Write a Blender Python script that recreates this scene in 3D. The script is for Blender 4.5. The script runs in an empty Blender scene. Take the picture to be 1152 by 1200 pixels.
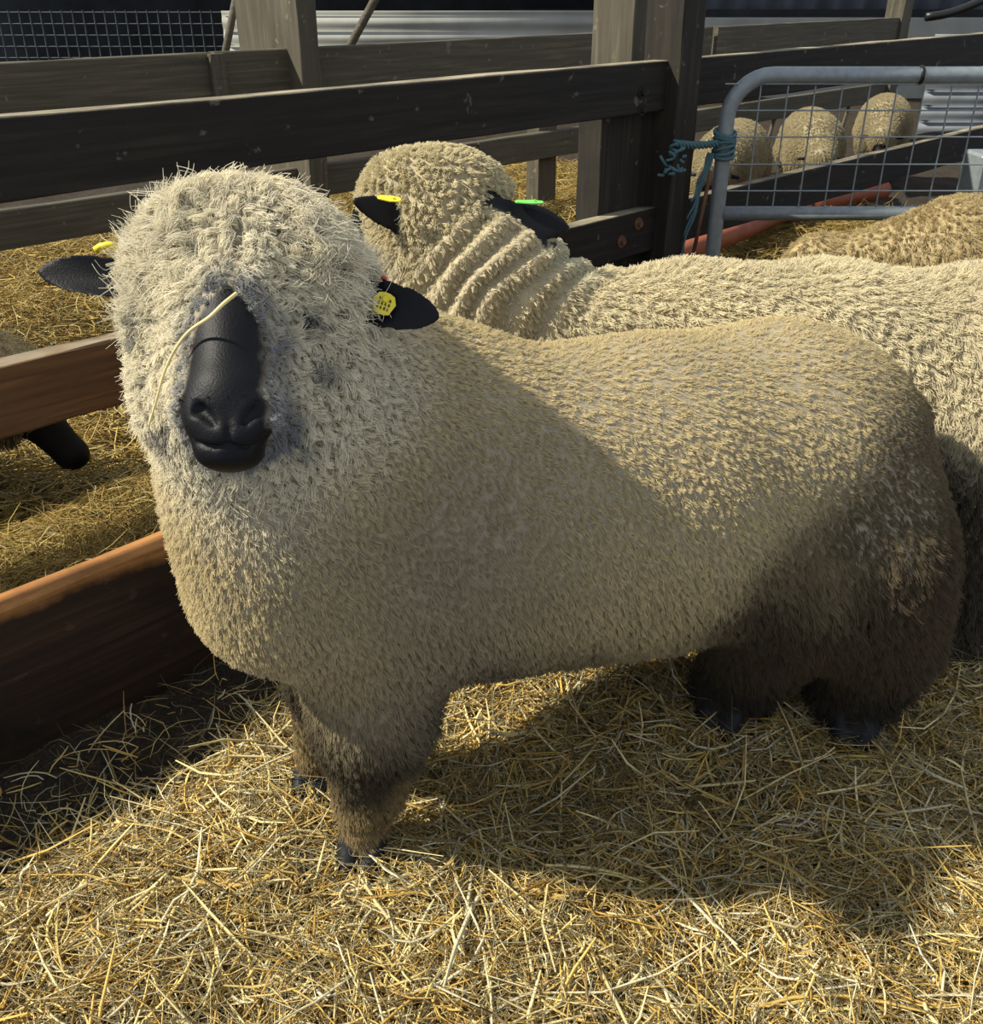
import bpy, bmesh, math, random
import numpy as np
from mathutils import Vector, Matrix

random.seed(7)
RNG = np.random.default_rng(7)
S = bpy.context.scene
COL = S.collection

# ------------------------------------------------------------------ camera
CH = 1.3                     # eye height
FPX = 1153.0
PITCH = math.atan(620.0 / FPX)
CP, SP = math.cos(PITCH), math.sin(PITCH)
cam_d = bpy.data.cameras.new('camera')
cam_d.sensor_fit = 'HORIZONTAL'; cam_d.sensor_width = 36.0; cam_d.lens = 36.0 * FPX / 1152.0
cam_d.clip_start = 0.02; cam_d.clip_end = 200
cam = bpy.data.objects.new('camera', cam_d); COL.objects.link(cam)
cam.location = (0, 0, CH); cam.rotation_euler = (math.pi / 2 - PITCH, 0, 0)
S.camera = cam

# ------------------------------------------------------------------ light
SUN_TO = Vector((-1.03, -0.08, 1.0)).normalized()
sun_d = bpy.data.lights.new('sun', 'SUN'); sun_d.energy = 7.2; sun_d.angle = math.radians(1.4)
sun_d.color = (1.0, 0.93, 0.78)
sun = bpy.data.objects.new('sun', sun_d); COL.objects.link(sun)
sun.rotation_euler = SUN_TO.to_track_quat('Z', 'Y').to_euler()
W = bpy.data.worlds.new('world'); S.world = W; W.use_nodes = True
bg = W.node_tree.nodes['Background']; bg.inputs[0].default_value = (0.80, 0.87, 1.0, 1); bg.inputs[1].default_value = 0.74
S.view_settings.view_transform = 'Standard'; S.view_settings.look = 'None'
S.view_settings.exposure = 0.0; S.view_settings.gamma = 1.0; S.view_settings.use_curve_mapping = False
S.cycles.max_bounces = 6; S.cycles.diffuse_bounces = 3; S.cycles.glossy_bounces = 2
S.cycles.use_denoising = True

# ------------------------------------------------------------------ placement helpers
def P(px, py, d):
    u = (px - 576) / FPX; v = (600 - py) / FPX
    return np.array([u * d, d * (CP + v * SP), CH + d * (-SP + v * CP)])
def G(px, py, z=0.0):
    u = (px - 576) / FPX; v = (600 - py) / FPX
    t = (CH - z) / (SP - v * CP)
    return np.array([u * t, t * (CP + v * SP), z])
FD = np.array([.697, .717, 0.]); FD /= np.linalg.norm(FD)     # fence run
FN = np.array([FD[1], -FD[0], 0.])                            # fence normal, to the near pen
A0 = np.array([-.934, 1.424, 0.])
DA = 1.662
def plane_pt(off, px, py):
    """world point where the view through (px,py) meets the fence plane lying off metres behind the low board"""
    o = A0 - FN * off
    d = P(px, py, 1.0) - np.array([0, 0, CH])
    t = ((o - np.array([0, 0, CH])) @ FN) / (d @ FN)
    return np.array([0, 0, CH]) + d * t
KB = 1.24
OFF_B, OFF_C = (KB - 1) * DA, 1.40 * DA

# ------------------------------------------------------------------ object helpers
def tag(o, label=None, cat=None, group=None, kind=None):
    if label: o['label'] = label
    if cat: o['category'] = cat
    if group: o['group'] = group
    if kind: o['kind'] = kind
    return o
def empty(name, loc=(0, 0, 0)):
    o = bpy.data.objects.new(name, None); COL.objects.link(o); o.location = loc; o.empty_display_size = .05
    return o
def link(name, data, parent=None, loc=None, rot=None):
    o = bpy.data.objects.new(name, data); COL.objects.link(o)
    m = Matrix.Identity(4)
    if loc is not None: m = Matrix.Translation(Vector(loc))
    if rot is not None: m = m @ rot.to_4x4()
    if parent is not None:
        o.parent = parent
        pm = parent.get('_m')
        m = Matrix.Translation(parent.location).inverted() @ m
    o.matrix_local = m
    return o
def mesh_np(name, V, F, smooth=True, mat=None, attrs=None):
    me = bpy.data.meshes.new(name)
    V = np.asarray(V, np.float32); F = np.asarray(F, np.int32)
    k = F.shape[1]
    me.vertices.add(len(V)); me.vertices.foreach_set('co', V.ravel())
    me.loops.add(F.size); me.loops.foreach_set('vertex_index', F.ravel())
    me.polygons.add(len(F)); me.polygons.foreach_set('loop_start', np.arange(0, F.size, k, dtype=np.int32))
    me.update(calc_edges=True)
    if smooth: me.polygons.foreach_set('use_smooth', np.ones(len(F), bool))
    if attrs:
        for n, a in attrs.items():
            at = me.attributes.new(n, 'FLOAT_COLOR', 'POINT')
            c = np.ones((len(V), 4), np.float32); c[:, :3] = a
            at.data.foreach_set('color', c.ravel())
    if mat: me.materials.append(mat)
    return me
def bm_mesh(name, bm, mat, smooth=False):
    me = bpy.data.meshes.new(name); bm.normal_update(); bm.to_mesh(me); bm.free()
    if smooth: me.polygons.foreach_set('use_smooth', np.ones(len(me.polygons), bool))
    if mat: me.materials.append(mat)
    return me
def lin(r, g, b):
    f = lambda c: (c / 255 / 12.92) if c / 255 <= .04045 else ((c / 255 + .055) / 1.055) ** 2.4
    return np.array([f(r), f(g), f(b)])

# ------------------------------------------------------------------ materials
def newmat(name):
    m = bpy.data.materials.new(name); m.use_nodes = True
    nt = m.node_tree; b = nt.nodes['Principled BSDF']
    return m, nt, b
def N(nt, t, **kw):
    n = nt.nodes.new(t)
    for k, v in kw.items(): setattr(n, k, v)
    return n
def ramp(nt, fac, stops):
    r = N(nt, 'ShaderNodeValToRGB'); e = r.color_ramp.elements
    e[0].position, e[0].color = stops[0][0], (*stops[0][1], 1)
    e[1].position, e[1].color = stops[1][0], (*stops[1][1], 1)
    for p, c in stops[2:]:
        x = e.new(p); x.color = (*c, 1)
    nt.links.new(fac, r.inputs[0]); return r.outputs[0]
def wood(name, c1, c2, c3, rough=.8, splash=.5, bump=.4, lit_clean_top=None):
    m, nt, b = newmat(name)
    tc = N(nt, 'ShaderNodeTexCoord'); oi = N(nt, 'ShaderNodeObjectInfo')
    ad = N(nt, 'ShaderNodeVectorMath', operation='ADD'); sc = N(nt, 'ShaderNodeVectorMath', operation='SCALE')
    cx = N(nt, 'ShaderNodeCombineXYZ')
    for i in range(3): nt.links.new(oi.outputs['Random'], cx.inputs[i])
    nt.links.new(cx.outputs[0], sc.inputs[0]); sc.inputs['Scale'].default_value = 31
    nt.links.new(tc.outputs['Object'], ad.inputs[0]); nt.links.new(sc.outputs[0], ad.inputs[1])
    mp = N(nt, 'ShaderNodeMapping'); mp.inputs['Scale'].default_value = (1.2, 14, 30)
    nt.links.new(ad.outputs[0], mp.inputs[0])
    n1 = N(nt, 'ShaderNodeTexNoise'); n1.inputs['Scale'].default_value = 2.2; n1.inputs['Detail'].default_value = 8; n1.inputs['Distortion'].default_value = .6
    nt.links.new(mp.outputs[0], n1.inputs[0])
    col = ramp(nt, n1.outputs[0], [(.3, tuple(c1)), (.72, tuple(c2)), (.52, tuple((c1 + c2) / 2 * .9))])
    n2 = N(nt, 'ShaderNodeTexNoise'); n2.inputs['Scale'].default_value = 3.5; n2.inputs['Detail'].default_value = 6; n2.inputs['Roughness'].default_value = .7
    nt.links.new(ad.outputs[0], n2.inputs[0])
    f2 = ramp(nt, n2.outputs[0], [(.45, (0, 0, 0)), (.68, (1, 1, 1))])
    mx = N(nt, 'ShaderNodeMix', data_type='RGBA'); nt.links.new(f2, mx.inputs[0]); nt.links.new(col, mx.inputs[6]); mx.inputs[7].default_value = (*c3, 1)
    n3 = N(nt, 'ShaderNodeTexNoise'); n3.inputs['Scale'].default_value = 22; n3.inputs['Detail'].default_value = 3
    nt.links.new(ad.outputs[0], n3.inputs[0])
    f3 = ramp(nt, n3.outputs[0], [(.665, (0, 0, 0)), (.71, (splash, splash, splash))])
    mx2 = N(nt, 'ShaderNodeMix', data_type='RGBA'); nt.links.new(f3, mx2.inputs[0]); nt.links.new(mx.outputs[2], mx2.inputs[6]); mx2.inputs[7].default_value = (.22, .2, .16, 1)
    last = mx2.outputs[2]
    if lit_clean_top:                                                    # paler upper edge: unstained wood on low board, sunlight painted in on rails
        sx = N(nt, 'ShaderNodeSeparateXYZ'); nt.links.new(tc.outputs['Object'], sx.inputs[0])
        ma = N(nt, 'ShaderNodeMath', operation='MULTIPLY_ADD'); nt.links.new(n2.outputs[0], ma.inputs[0]); ma.inputs[1].default_value = lit_clean_top[4]; nt.links.new(sx.outputs[2], ma.inputs[2])
        mr = N(nt, 'ShaderNodeMapRange'); nt.links.new(ma.outputs[0], mr.inputs[0]); mr.inputs[1].default_value = lit_clean_top[0]; mr.inputs[2].default_value = lit_clean_top[1]
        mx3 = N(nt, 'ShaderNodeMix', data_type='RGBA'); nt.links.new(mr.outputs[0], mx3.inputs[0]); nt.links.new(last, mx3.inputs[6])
        cl_ = ramp(nt, n1.outputs[0], [(.3, tuple(lit_clean_top[2])), (.7, tuple(lit_clean_top[3]))]); nt.links.new(cl_, mx3.inputs[7]); last = mx3.outputs[2]
    nt.links.new(last, b.inputs['Base Color']); b.inputs['Roughness'].default_value = rough
    b.inputs['Specular IOR Level'].default_value = .25
    bp = N(nt, 'ShaderNodeBump'); bp.inputs['Strength'].default_value = bump; bp.inputs['Distance'].default_value = .004
    nt.links.new(n1.outputs[0], bp.inputs['Height']); nt.links.new(bp.outputs[0], b.inputs['Normal'])
    return m
def plain(name, c, rough=.6, metal=0, noise=.15, scale=30, spec=.4):
    m, nt, b = newmat(name)
    tc = N(nt, 'ShaderNodeTexCoord'); n1 = N(nt, 'ShaderNodeTexNoise'); n1.inputs['Scale'].default_value = scale; n1.inputs['Detail'].default_value = 5
    nt.links.new(tc.outputs['Object'], n1.inputs[0])
    c = np.array(c)
    col = ramp(nt, n1.outputs[0], [(.3, tuple(c * (1 - noise))), (.7, tuple(np.minimum(c * (1 + noise), 1)))])
    nt.links.new(col, b.inputs['Base Color']); b.inputs['Roughness'].default_value = rough; b.inputs['Metallic'].default_value = metal
    b.inputs['Specular IOR Level'].default_value = spec
    bp = N(nt, 'ShaderNodeBump'); bp.inputs['Strength'].default_value = .2; bp.inputs['Distance'].default_value = .002
    nt.links.new(n1.outputs[0], bp.inputs['Height']); nt.links.new(bp.outputs[0], b.inputs['Normal'])
    return m
def attr_mat(name, attr, rough=.8, spec=.2, trans=0, bump=0, bscale=200, sheen=0):
    m, nt, b = newmat(name)
    a = N(nt, 'ShaderNodeAttribute', attribute_name=attr)
    nt.links.new(a.outputs['Color'], b.inputs['Base Color'])
    b.inputs['Roughness'].default_value = rough; b.inputs['Specular IOR Level'].default_value = spec
    if sheen:
        b.inputs['Sheen Weight'].default_value = sheen
    if bump:
        tc = N(nt, 'ShaderNodeTexCoord'); n1 = N(nt, 'ShaderNodeTexNoise'); n1.inputs['Scale'].default_value = bscale; n1.inputs['Detail'].default_value = 3
        nt.links.new(tc.outputs['Object'], n1.inputs[0])
        bp = N(nt, 'ShaderNodeBump'); bp.inputs['Strength'].default_value = bump; bp.inputs['Distance'].default_value = .001
        nt.links.new(n1.outputs[0], bp.inputs['Height']); nt.links.new(bp.outputs[0], b.inputs['Normal'])
    if trans:
        out = nt.nodes['Material Output']; tr = N(nt, 'ShaderNodeBsdfTranslucent'); mx = N(nt, 'ShaderNodeMixShader'); mx.inputs[0].default_value = trans
        nt.links.new(a.outputs['Color'], tr.inputs[0]); nt.links.new(b.outputs[0], mx.inputs[1]); nt.links.new(tr.outputs[0], mx.inputs[2])
        nt.links.new(mx.outputs[0], out.inputs[0])
    return m

M_DARK = wood('weathered_dark_wood', lin(27, 26, 24), lin(50, 46, 40), lin(34, 32, 29), splash=.35, lit_clean_top=(.079, .083, lin(120, 112, 92), lin(170, 160, 134), .01))  # pale top edge is sunlight painted into the colour
M_DARKP = wood('dark_post_wood', lin(34, 32, 29), lin(60, 55, 46), lin(40, 38, 34), splash=.35)
M_GREY = wood('weathered_grey_wood', lin(70, 66, 56), lin(104, 98, 82), lin(84, 80, 68), splash=.5)
M_BROWN = wood('brown_wood', lin(74, 52, 32), lin(126, 90, 54), lin(96, 72, 48), splash=.15, lit_clean_top=(.078, .082, lin(120, 110, 92), lin(160, 148, 124), .01))  # top edge painted pale as if caught by the sun
M_LOW = wood('stained_brown_wood', lin(42, 32, 25), lin(68, 50, 36), lin(34, 29, 24), splash=.1, lit_clean_top=(.195, .235, lin(140, 92, 50), lin(196, 142, 84), .1))
M_STEEL = plain('galvanised_steel', lin(134, 142, 144), rough=.45, metal=.3, noise=.12, scale=40)
M_RUST = plain('rusty_steel', lin(110, 80, 60), rough=.8, metal=.2, noise=.35)
M_PIPE = plain('orange_clay_pipe', lin(150, 82, 52), rough=.55, noise=.2, scale=12)
M_WIRE = plain('tarnished_wire', lin(74, 82, 84), rough=.6, metal=.2)
M_TWINE = plain('blue_green_twine', lin(74, 106, 112), rough=.9, noise=.3, scale=200)
M_YEL = plain('yellow_plastic', lin(226, 205, 50), rough=.45, noise=.05)
M_GRN = plain('green_plastic', lin(110, 215, 90), rough=.45, noise=.05)
M_BLK = plain('black_plastic', lin(25, 25, 25), rough=.4)
M_EYE = plain('dark_eye', (.006, .005, .004), rough=.08, spec=.8)
M_INK = plain('dark_print', lin(70, 64, 20), rough=.6)
M_RED = plain('red_plastic', lin(200, 60, 50), rough=.45)
M_SKIN = attr_mat('sheep_skin', 'skin', rough=.52, spec=.2, bump=.6, bscale=420)
M_WOOL = attr_mat('sheep_wool', 'tint', rough=.9, spec=.1, trans=.25)
M_STRAW = attr_mat('straw_stems', 'tint', rough=.55, spec=.35, trans=.2)
M_BACK = plain('pale_corrugated_sheet', lin(150, 151, 143), rough=.7, noise=.15, scale=3)
M_WALL = plain('grey_corrugated_sheet', lin(106, 112, 118), rough=.6, noise=.2, scale=4)
M_VOID = plain('dark_shed_lining', lin(34, 36, 38), rough=.9, noise=.4, scale=3)

# ------------------------------------------------------------------ noise in numpy
def _h(ix, iy, iz, s=0.):
    x = np.sin(ix * 127.1 + iy * 311.7 + iz * 74.7 + s * 53.3) * 43758.5453
    return x - np.floor(x)
def vnoise(p, s=0.):
    i = np.floor(p); f = p - i; f = f * f * (3 - 2 * f); r = 0
    for dx in (0, 1):
        for dy in (0, 1):
            for dz in (0, 1):
                w = (f[..., 0] if dx else 1 - f[..., 0]) * (f[..., 1] if dy else 1 - f[..., 1]) * (f[..., 2] if dz else 1 - f[..., 2])
                r = r + w * _h(i[..., 0] + dx, i[..., 1] + dy, i[..., 2] + dz, s)
    return r
def fbm(p, s=0.):
    return (vnoise(p, s) * .55 + vnoise(p * 2.1, s + 3) * .28 + vnoise(p * 4.3, s + 7) * .17)
def sstep(a, b, x):
    t = np.clip((x - a) / (b - a), 0, 1); return t * t * (3 - 2 * t)

# ------------------------------------------------------------------ organic surface: smooth union of shapes on a grid
def cone(a, b, ra, rb, k=.03, sub=False, t='wool'): return dict(kind='cone', a=np.array(a, float), b=np.array(b, float), ra=ra, rb=rb, k=k, sub=sub, t=t)
def ell(c, r, R=None, k=.04, sub=False, t='wool'): return dict(kind='ell', c=np.array(c, float), r=np.array(r, float), R=np.eye(3) if R is None else R, k=k, sub=sub, t=t)
def ear(base, tip, up, H, th, cup, k=.008, t='black', sub=False):
    base = np.array(base, float); tip = np.array(tip, float); u = tip - base; L = np.linalg.norm(u); u = u / L
    up = np.array(up, float); v = up - u * (up @ u); v /= np.linalg.norm(v); w = np.cross(u, v)
    return dict(kind='ear', b=base, u=u, v=v, w=w, L=L, H=H, th=th, cup=cup, k=k, sub=sub, t=t)
def sdf(pr, p):
    if pr['kind'] == 'cone':
        ab = pr['b'] - pr['a']; q = p - pr['a']
        t = np.clip((q @ ab) / (ab @ ab), 0, 1)
        d = q - t[..., None] * ab
        return np.sqrt((d * d).sum(-1)) - (pr['ra'] + (pr['rb'] - pr['ra']) * t)
    if pr['kind'] == 'ell':
        q = (p - pr['c']) @ pr['R'].T
        k0 = np.sqrt(((q / pr['r']) ** 2).sum(-1)); k1 = np.sqrt(((q / pr['r'] ** 2) ** 2).sum(-1))
        return k0 * (k0 - 1) / np.maximum(k1, 1e-6)
    q = p - pr['b']; x = (q @ pr['u']) / pr['L']; y = q @ pr['v']; z = q @ pr['w']
    xc = np.clip(x, 0, 1)
    h = pr['H'] * np.clip((.72 + .75 * xc) * (1 - xc ** 1.8) ** .62, .03, 1)
    zz = z - pr['cup'] * ((y / pr['H']) ** 2 - .35) * (1 - .6 * xc)
    th = pr['th'] * (1 - .45 * xc)
    e = np.sqrt((y / h) ** 2 + (zz / th) ** 2)
    d = (e - 1) * np.where(e > 1, np.minimum(h, np.maximum(th, np.abs(y) * .6)), th)
    ex = (np.abs(x - .5) - .5) * pr['L']
    return np.maximum(d, ex)
def bounds(pr, m):
    if pr['kind'] == 'cone':
        r = max(pr['ra'], pr['rb']) + m
        return np.minimum(pr['a'], pr['b']) - r, np.maximum(pr['a'], pr['b']) + r
    if pr['kind'] == 'ell':
        r = pr['r'].max() + m; return pr['c'] - r, pr['c'] + r
    e = pr['b'] + pr['u'] * pr['L']; r = pr['H'] + abs(pr['cup']) + m
    return np.minimum(pr['b'], e) - r, np.maximum(pr['b'], e) + r
def axis(lo, hi, h, fine=None, hf=None):
    if fine is None: return np.arange(lo, hi, h)
    a = []; x = lo
    while x < hi:
        a.append(x)
        dd = max(fine[0] - x, x - fine[1], 0)
        x += min(h, hf + dd * .12)
    return np.array(a)
def blend(prims, h, fine=None, hf=None):
    lo = np.min([bounds(p, .03)[0] for p in prims if not p['sub']], 0); hi = np.max([bounds(p, .03)[1] for p in prims if not p['sub']], 0)
    ax = [axis(lo[i], hi[i], h, None if fine is None else fine[i], hf) for i in range(3)]
    D = np.full([len(a) for a in ax], .5, np.float32)
    for pr in prims:
        b0, b1 = bounds(pr, pr['k'] + .035)
        sl = [slice(max(np.searchsorted(ax[i], b0[i]) - 1, 0), np.searchsorted(ax[i], b1[i]) + 1) for i in range(3)]
        g = np.stack(np.meshgrid(*[ax[i][sl[i]] for i in range(3)], indexing='ij'), -1)
        d = sdf(pr, g).astype(np.float32); cur = D[tuple(sl)]; k = pr['k']
        if pr['sub']:
            hh = np.maximum(k - np.abs(cur + d), 0) / k
            D[tuple(sl)] = np.maximum(cur, -d) + hh * hh * k * .25
        else:
            hh = np.maximum(k - np.abs(cur - d), 0) / k
            D[tuple(sl)] = np.minimum(cur, d) - hh * hh * k * .25
    return ax, D
def surface(ax, D):
    """dual surface of the zero level on a non-uniform grid -> vertices, quads"""
    ins = D < 0
    nx, ny, nz = D.shape
    cs = np.zeros((nx - 1, ny - 1, nz - 1), np.int8)
    for dx in (0, 1):
        for dy in (0, 1):
            for dz in (0, 1):
                cs += ins[dx:nx - 1 + dx, dy:ny - 1 + dy, dz:nz - 1 + dz]
    act = (cs > 0) & (cs < 8)
    idx = np.full(act.shape, -1, np.int32); I = np.argwhere(act); idx[act] = np.arange(len(I))
    acc = np.zeros((len(I), 3)); cnt = np.zeros(len(I))
    corners = [(a, b, c) for a in (0, 1) for b in (0, 1) for c in (0, 1)]
    for ca in corners:
        for d in range(3):
            if ca[d] == 1: continue
            cb = list(ca); cb[d] = 1
            va = D[I[:, 0] + ca[0], I[:, 1] + ca[1], I[:, 2] + ca[2]]; vb = D[I[:, 0] + cb[0], I[:, 1] + cb[1], I[:, 2] + cb[2]]
            m = (va < 0) != (vb < 0)
            t = np.where(m, va / np.where(m, va - vb, 1), 0)
            pa = np.stack([ax[i][I[:, i] + ca[i]] for i in range(3)], 1); pb = np.stack([ax[i][I[:, i] + cb[i]] for i in range(3)], 1)
            acc += np.where(m[:, None], pa + (pb - pa) * t[:, None], 0); cnt += m
    V = acc / cnt[:, None]
    Fs = []
    for d in range(3):
        o = [(1, 2), (2, 0), (0, 1)][d]
        s0 = [slice(None)] * 3; s1 = [slice(None)] * 3
        s0[d] = slice(0, -1); s1[d] = slice(1, None)
        E = np.argwhere(ins[tuple(s0)] != ins[tuple(s1)])
        ok = (E[:, o[0]] > 0) & (E[:, o[1]] > 0) & (E[:, o[0]] < D.shape[o[0]] - 1) & (E[:, o[1]] < D.shape[o[1]] - 1)
        E = E[ok]
        inside_first = ins[E[:, 0], E[:, 1], E[:, 2]]
        q = []
        for (a, b) in ((-1, -1), (0, -1), (0, 0), (-1, 0)):
            e = E.copy(); e[:, o[0]] += a; e[:, o[1]] += b
            q.append(idx[e[:, 0], e[:, 1], e[:, 2]])
        q = np.stack(q, 1); q[~inside_first] = q[~inside_first][:, ::-1]
        Fs.append(q)
    return V, np.concatenate(Fs)
def relax(V, F, it=2, lam=.5):
    for _ in range(it):
        s = np.zeros_like(V); c = np.zeros(len(V))
        for i in range(4):
            a, b = F[:, i], F[:, (i + 1) % 4]
            for k in range(3): s[:, k] += np.bincount(a, V[b, k], len(V)) + np.bincount(b, V[a, k], len(V))
            c += np.bincount(a, minlength=len(V)) + np.bincount(b, minlength=len(V))
        V = V + lam * (s / c[:, None] - V)
    return V
def vnormals(V, F):
    n = np.cross(V[F[:, 2]] - V[F[:, 0]], V[F[:, 3]] - V[F[:, 1]])
    r = np.zeros_like(V)
    for i in range(4):
        for k in range(3): r[:, k] += np.bincount(F[:, i], n[:, k], len(V))
    return r / np.maximum(np.linalg.norm(r, axis=1), 1e-12)[:, None]
def tagw(prims, V, name, sig=.006):
    best = np.full(len(V), 9.); bt = np.full(len(V), 9.)
    for p in prims:
        if p['sub']: continue
        d = sdf(p, V)
        if p['t'] == name: bt = np.minimum(bt, d)
        else: best = np.minimum(best, d)
    return sstep(-sig, sig, best - bt)

# ------------------------------------------------------------------ fleece strands
def fleece(V, F, Nn, n, dens, length, direc, color, cell=.014, clump=.6, radius=.0006, pts=5, curl=.3, seed=1, wild=.35):
    rng = np.random.default_rng(seed)
    T = np.concatenate([F[:, [0, 1, 2]], F[:, [0, 2, 3]]])
    dv = dens
    ar = np.linalg.norm(np.cross(V[T[:, 1]] - V[T[:, 0]], V[T[:, 2]] - V[T[:, 0]]), axis=1) * dv[T].mean(1)
    cdf = np.cumsum(ar); t = np.searchsorted(cdf, rng.random(n) * cdf[-1]); t = np.minimum(t, len(T) - 1)
    a, b = rng.random(n), rng.random(n); s = a + b > 1; a[s], b[s] = 1 - a[s], 1 - b[s]
    w = np.stack([1 - a - b, a, b], 1)
    root = (V[T[t]] * w[:, :, None]).sum(1); nr = (Nn[T[t]] * w[:, :, None]).sum(1); nr /= np.linalg.norm(nr, axis=1)[:, None]
    L = (length[T[t]] * w).sum(1)
    base_dir = (direc[T[t]] * w[:, :, None]).sum(1)
    ci = np.floor(root / cell); bd = np.full(n, 9.); bs = np.zeros((n, 3)); bh = np.zeros((n, 3))
    for dx in (-1, 0, 1):
        for dy in (-1, 0, 1):
            for dz in (-1, 0, 1):
                c = ci + (dx, dy, dz)
                j = np.stack([_h(c[:, 0], c[:, 1], c[:, 2], q) for q in (1, 2, 3)], 1)
                p = (c + j) * cell; d = ((p - root) ** 2).sum(1); m = d < bd
                bd[m] = d[m]; bs[m] = p[m]; bh[m] = np.stack([_h(c[:, 0], c[:, 1], c[:, 2], q) for q in (4, 5, 6)], 1)[m]
    cr = bh - .5
    dr = nr + base_dir + cr * wild * 2 + rng.normal(0, .13, (n, 3))
    dr /= np.linalg.norm(dr, axis=1)[:, None]
    tt = np.linspace(0, 1, pts)
    off = bs - root; off -= nr * (off * nr).sum(1)[:, None]
    side = np.cross(nr, dr); side /= np.maximum(np.linalg.norm(side, axis=1), 1e-6)[:, None]
    L = L * (.72 + .35 * bh[:, 0] + .2 * rng.random(n))
    ph = bh[:, 1] * 6.28
    cu = curl(root) if callable(curl) else np.full(n, curl)
    L = L * (1 + (rng.random(n) < .05) * .45 * (cu > .45))
    pos = root[:, None] - nr[:, None] * .003 + dr[:, None] * (tt[None, :, None] * L[:, None, None])
    pos = pos + off[:, None] * (clump * tt ** .8)[None, :, None]
    pos = pos + side[:, None] * (np.sin(ph[:, None] + tt * 5.5) * tt * cu[:, None] * L[:, None] * .5)[:, :, None]
    pos[:, :, 2] -= (tt ** 2)[None] * L[:, None] * .22
    rad = radius * (1.15 - .65 * tt)[None] * (.8 + .4 * rng.random(n))[:, None]
    cl = color(root, nr, rng) * (.86 + .22 * bh[:, 2] + .08 * rng.random(n))[:, None]
    hc = bpy.data.hair_curves.new('fleece'); hc.add_curves([pts] * n)
    hc.attributes['position'].data.foreach_set('vector', pos.astype(np.float32).ravel())
    at = hc.attributes.get('radius') or hc.attributes.new('radius', 'FLOAT', 'POINT')
    at.data.foreach_set('value', rad.astype(np.float32).ravel())
    ct = hc.attributes.new('tint', 'FLOAT_COLOR', 'POINT')
    c4 = np.ones((n, pts, 4), np.float32); c4[:, :, :3] = (cl[:, None] * (.8 + .2 * tt)[None, :, None])
    ct.data.foreach_set('color', c4.ravel())
    hc.materials.append(M_WOOL)
    return hc

def uvball(c, r, mat, name, parent, squash=(1, 1, 1)):
    bm = bmesh.new(); bmesh.ops.create_uvsphere(bm, u_segments=24, v_segments=16, radius=1)
    for v in bm.verts: v.co = Vector([v.co[i] * r * squash[i] for i in range(3)])
    return link(name, bm_mesh(name, bm, mat, True), parent, c)

BLACK = lin(15, 16, 20); WOOLBASE = lin(196, 186, 158)

# ================================================================== SETTING
def ground_h(x, y):
    p = np.stack([x * 3.1, y * 3.1, x * 0 + 2.2], -1)
    q = np.stack([x * 11, y * 11, x * 0 + 5.2], -1)
    h = (vnoise(p, 1) - .5) * .07 + (vnoise(q, 2) - .5) * .03
    h = h + .05 * np.exp(-(((x - .08) / .22) ** 2 + ((y - 1.72) / .16) ** 2))
    h = h - .035 * np.exp(-(((x - .12) / .12) ** 2 + ((y - 1.33) / .10) ** 2))
    d = -((x - A0[0]) * FN[0] + (y - A0[1]) * FN[1])          # distance beyond the low board
    trough = sstep(.0, .06, d) * (1 - sstep(OFF_B + .0, OFF_B + .25, d))
    far = sstep(OFF_B, OFF_B + .25, d)
    h = h + trough * (.20 + .05 * (vnoise(p * 1.3, 9) - .5)) + far * .06
    # hollow where the neighbour's sheep has eaten the hay down
    c = G(80, 545, .1)
    h = h - .13 * trough * np.exp(-(((x - c[0]) / .16) ** 2 + ((y - c[1]) / .12) ** 2))
    return h
xs = np.linspace(-7, 12, 620); ys = np.linspace(.1, 16, 560)
gx, gy = np.meshgrid(xs, ys, indexing='ij'); gz = ground_h(gx, gy) - .02
nx_, ny_ = gx.shape
ii = np.arange(nx_ * ny_).reshape(nx_, ny_)
F = np.stack([ii[:-1, :-1], ii[1:, :-1], ii[1:, 1:], ii[:-1, 1:]], -1).reshape(-1, 4)
mg, ntg, bgd = newmat('trodden_straw_bedding')
tc = N(ntg, 'ShaderNodeTexCoord'); n1 = N(ntg, 'ShaderNodeTexNoise'); n1.inputs['Scale'].default_value = 60; n1.inputs['Detail'].default_value = 8; n1.inputs['Distortion'].default_value = 2
ntg.links.new(tc.outputs['Object'], n1.inputs[0])
ntg.links.new(ramp(ntg, n1.outputs[0], [(.35, tuple(lin(26, 22, 16))), (.7, tuple(lin(70, 56, 32)))]), bgd.inputs['Base Color'])
bgd.inputs['Roughness'].default_value = .95
bp = N(ntg, 'ShaderNodeBump'); bp.inputs['Strength'].default_value = 1; bp.inputs['Distance'].default_value = .02
ntg.links.new(n1.outputs[0], bp.inputs['Height']); ntg.links.new(bp.outputs[0], bgd.inputs['Normal'])
tag(link('floor', mesh_np('floor', np.stack([gx, gy, gz], -1).reshape(-1, 3), F, True, mg)), kind='structure')

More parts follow.
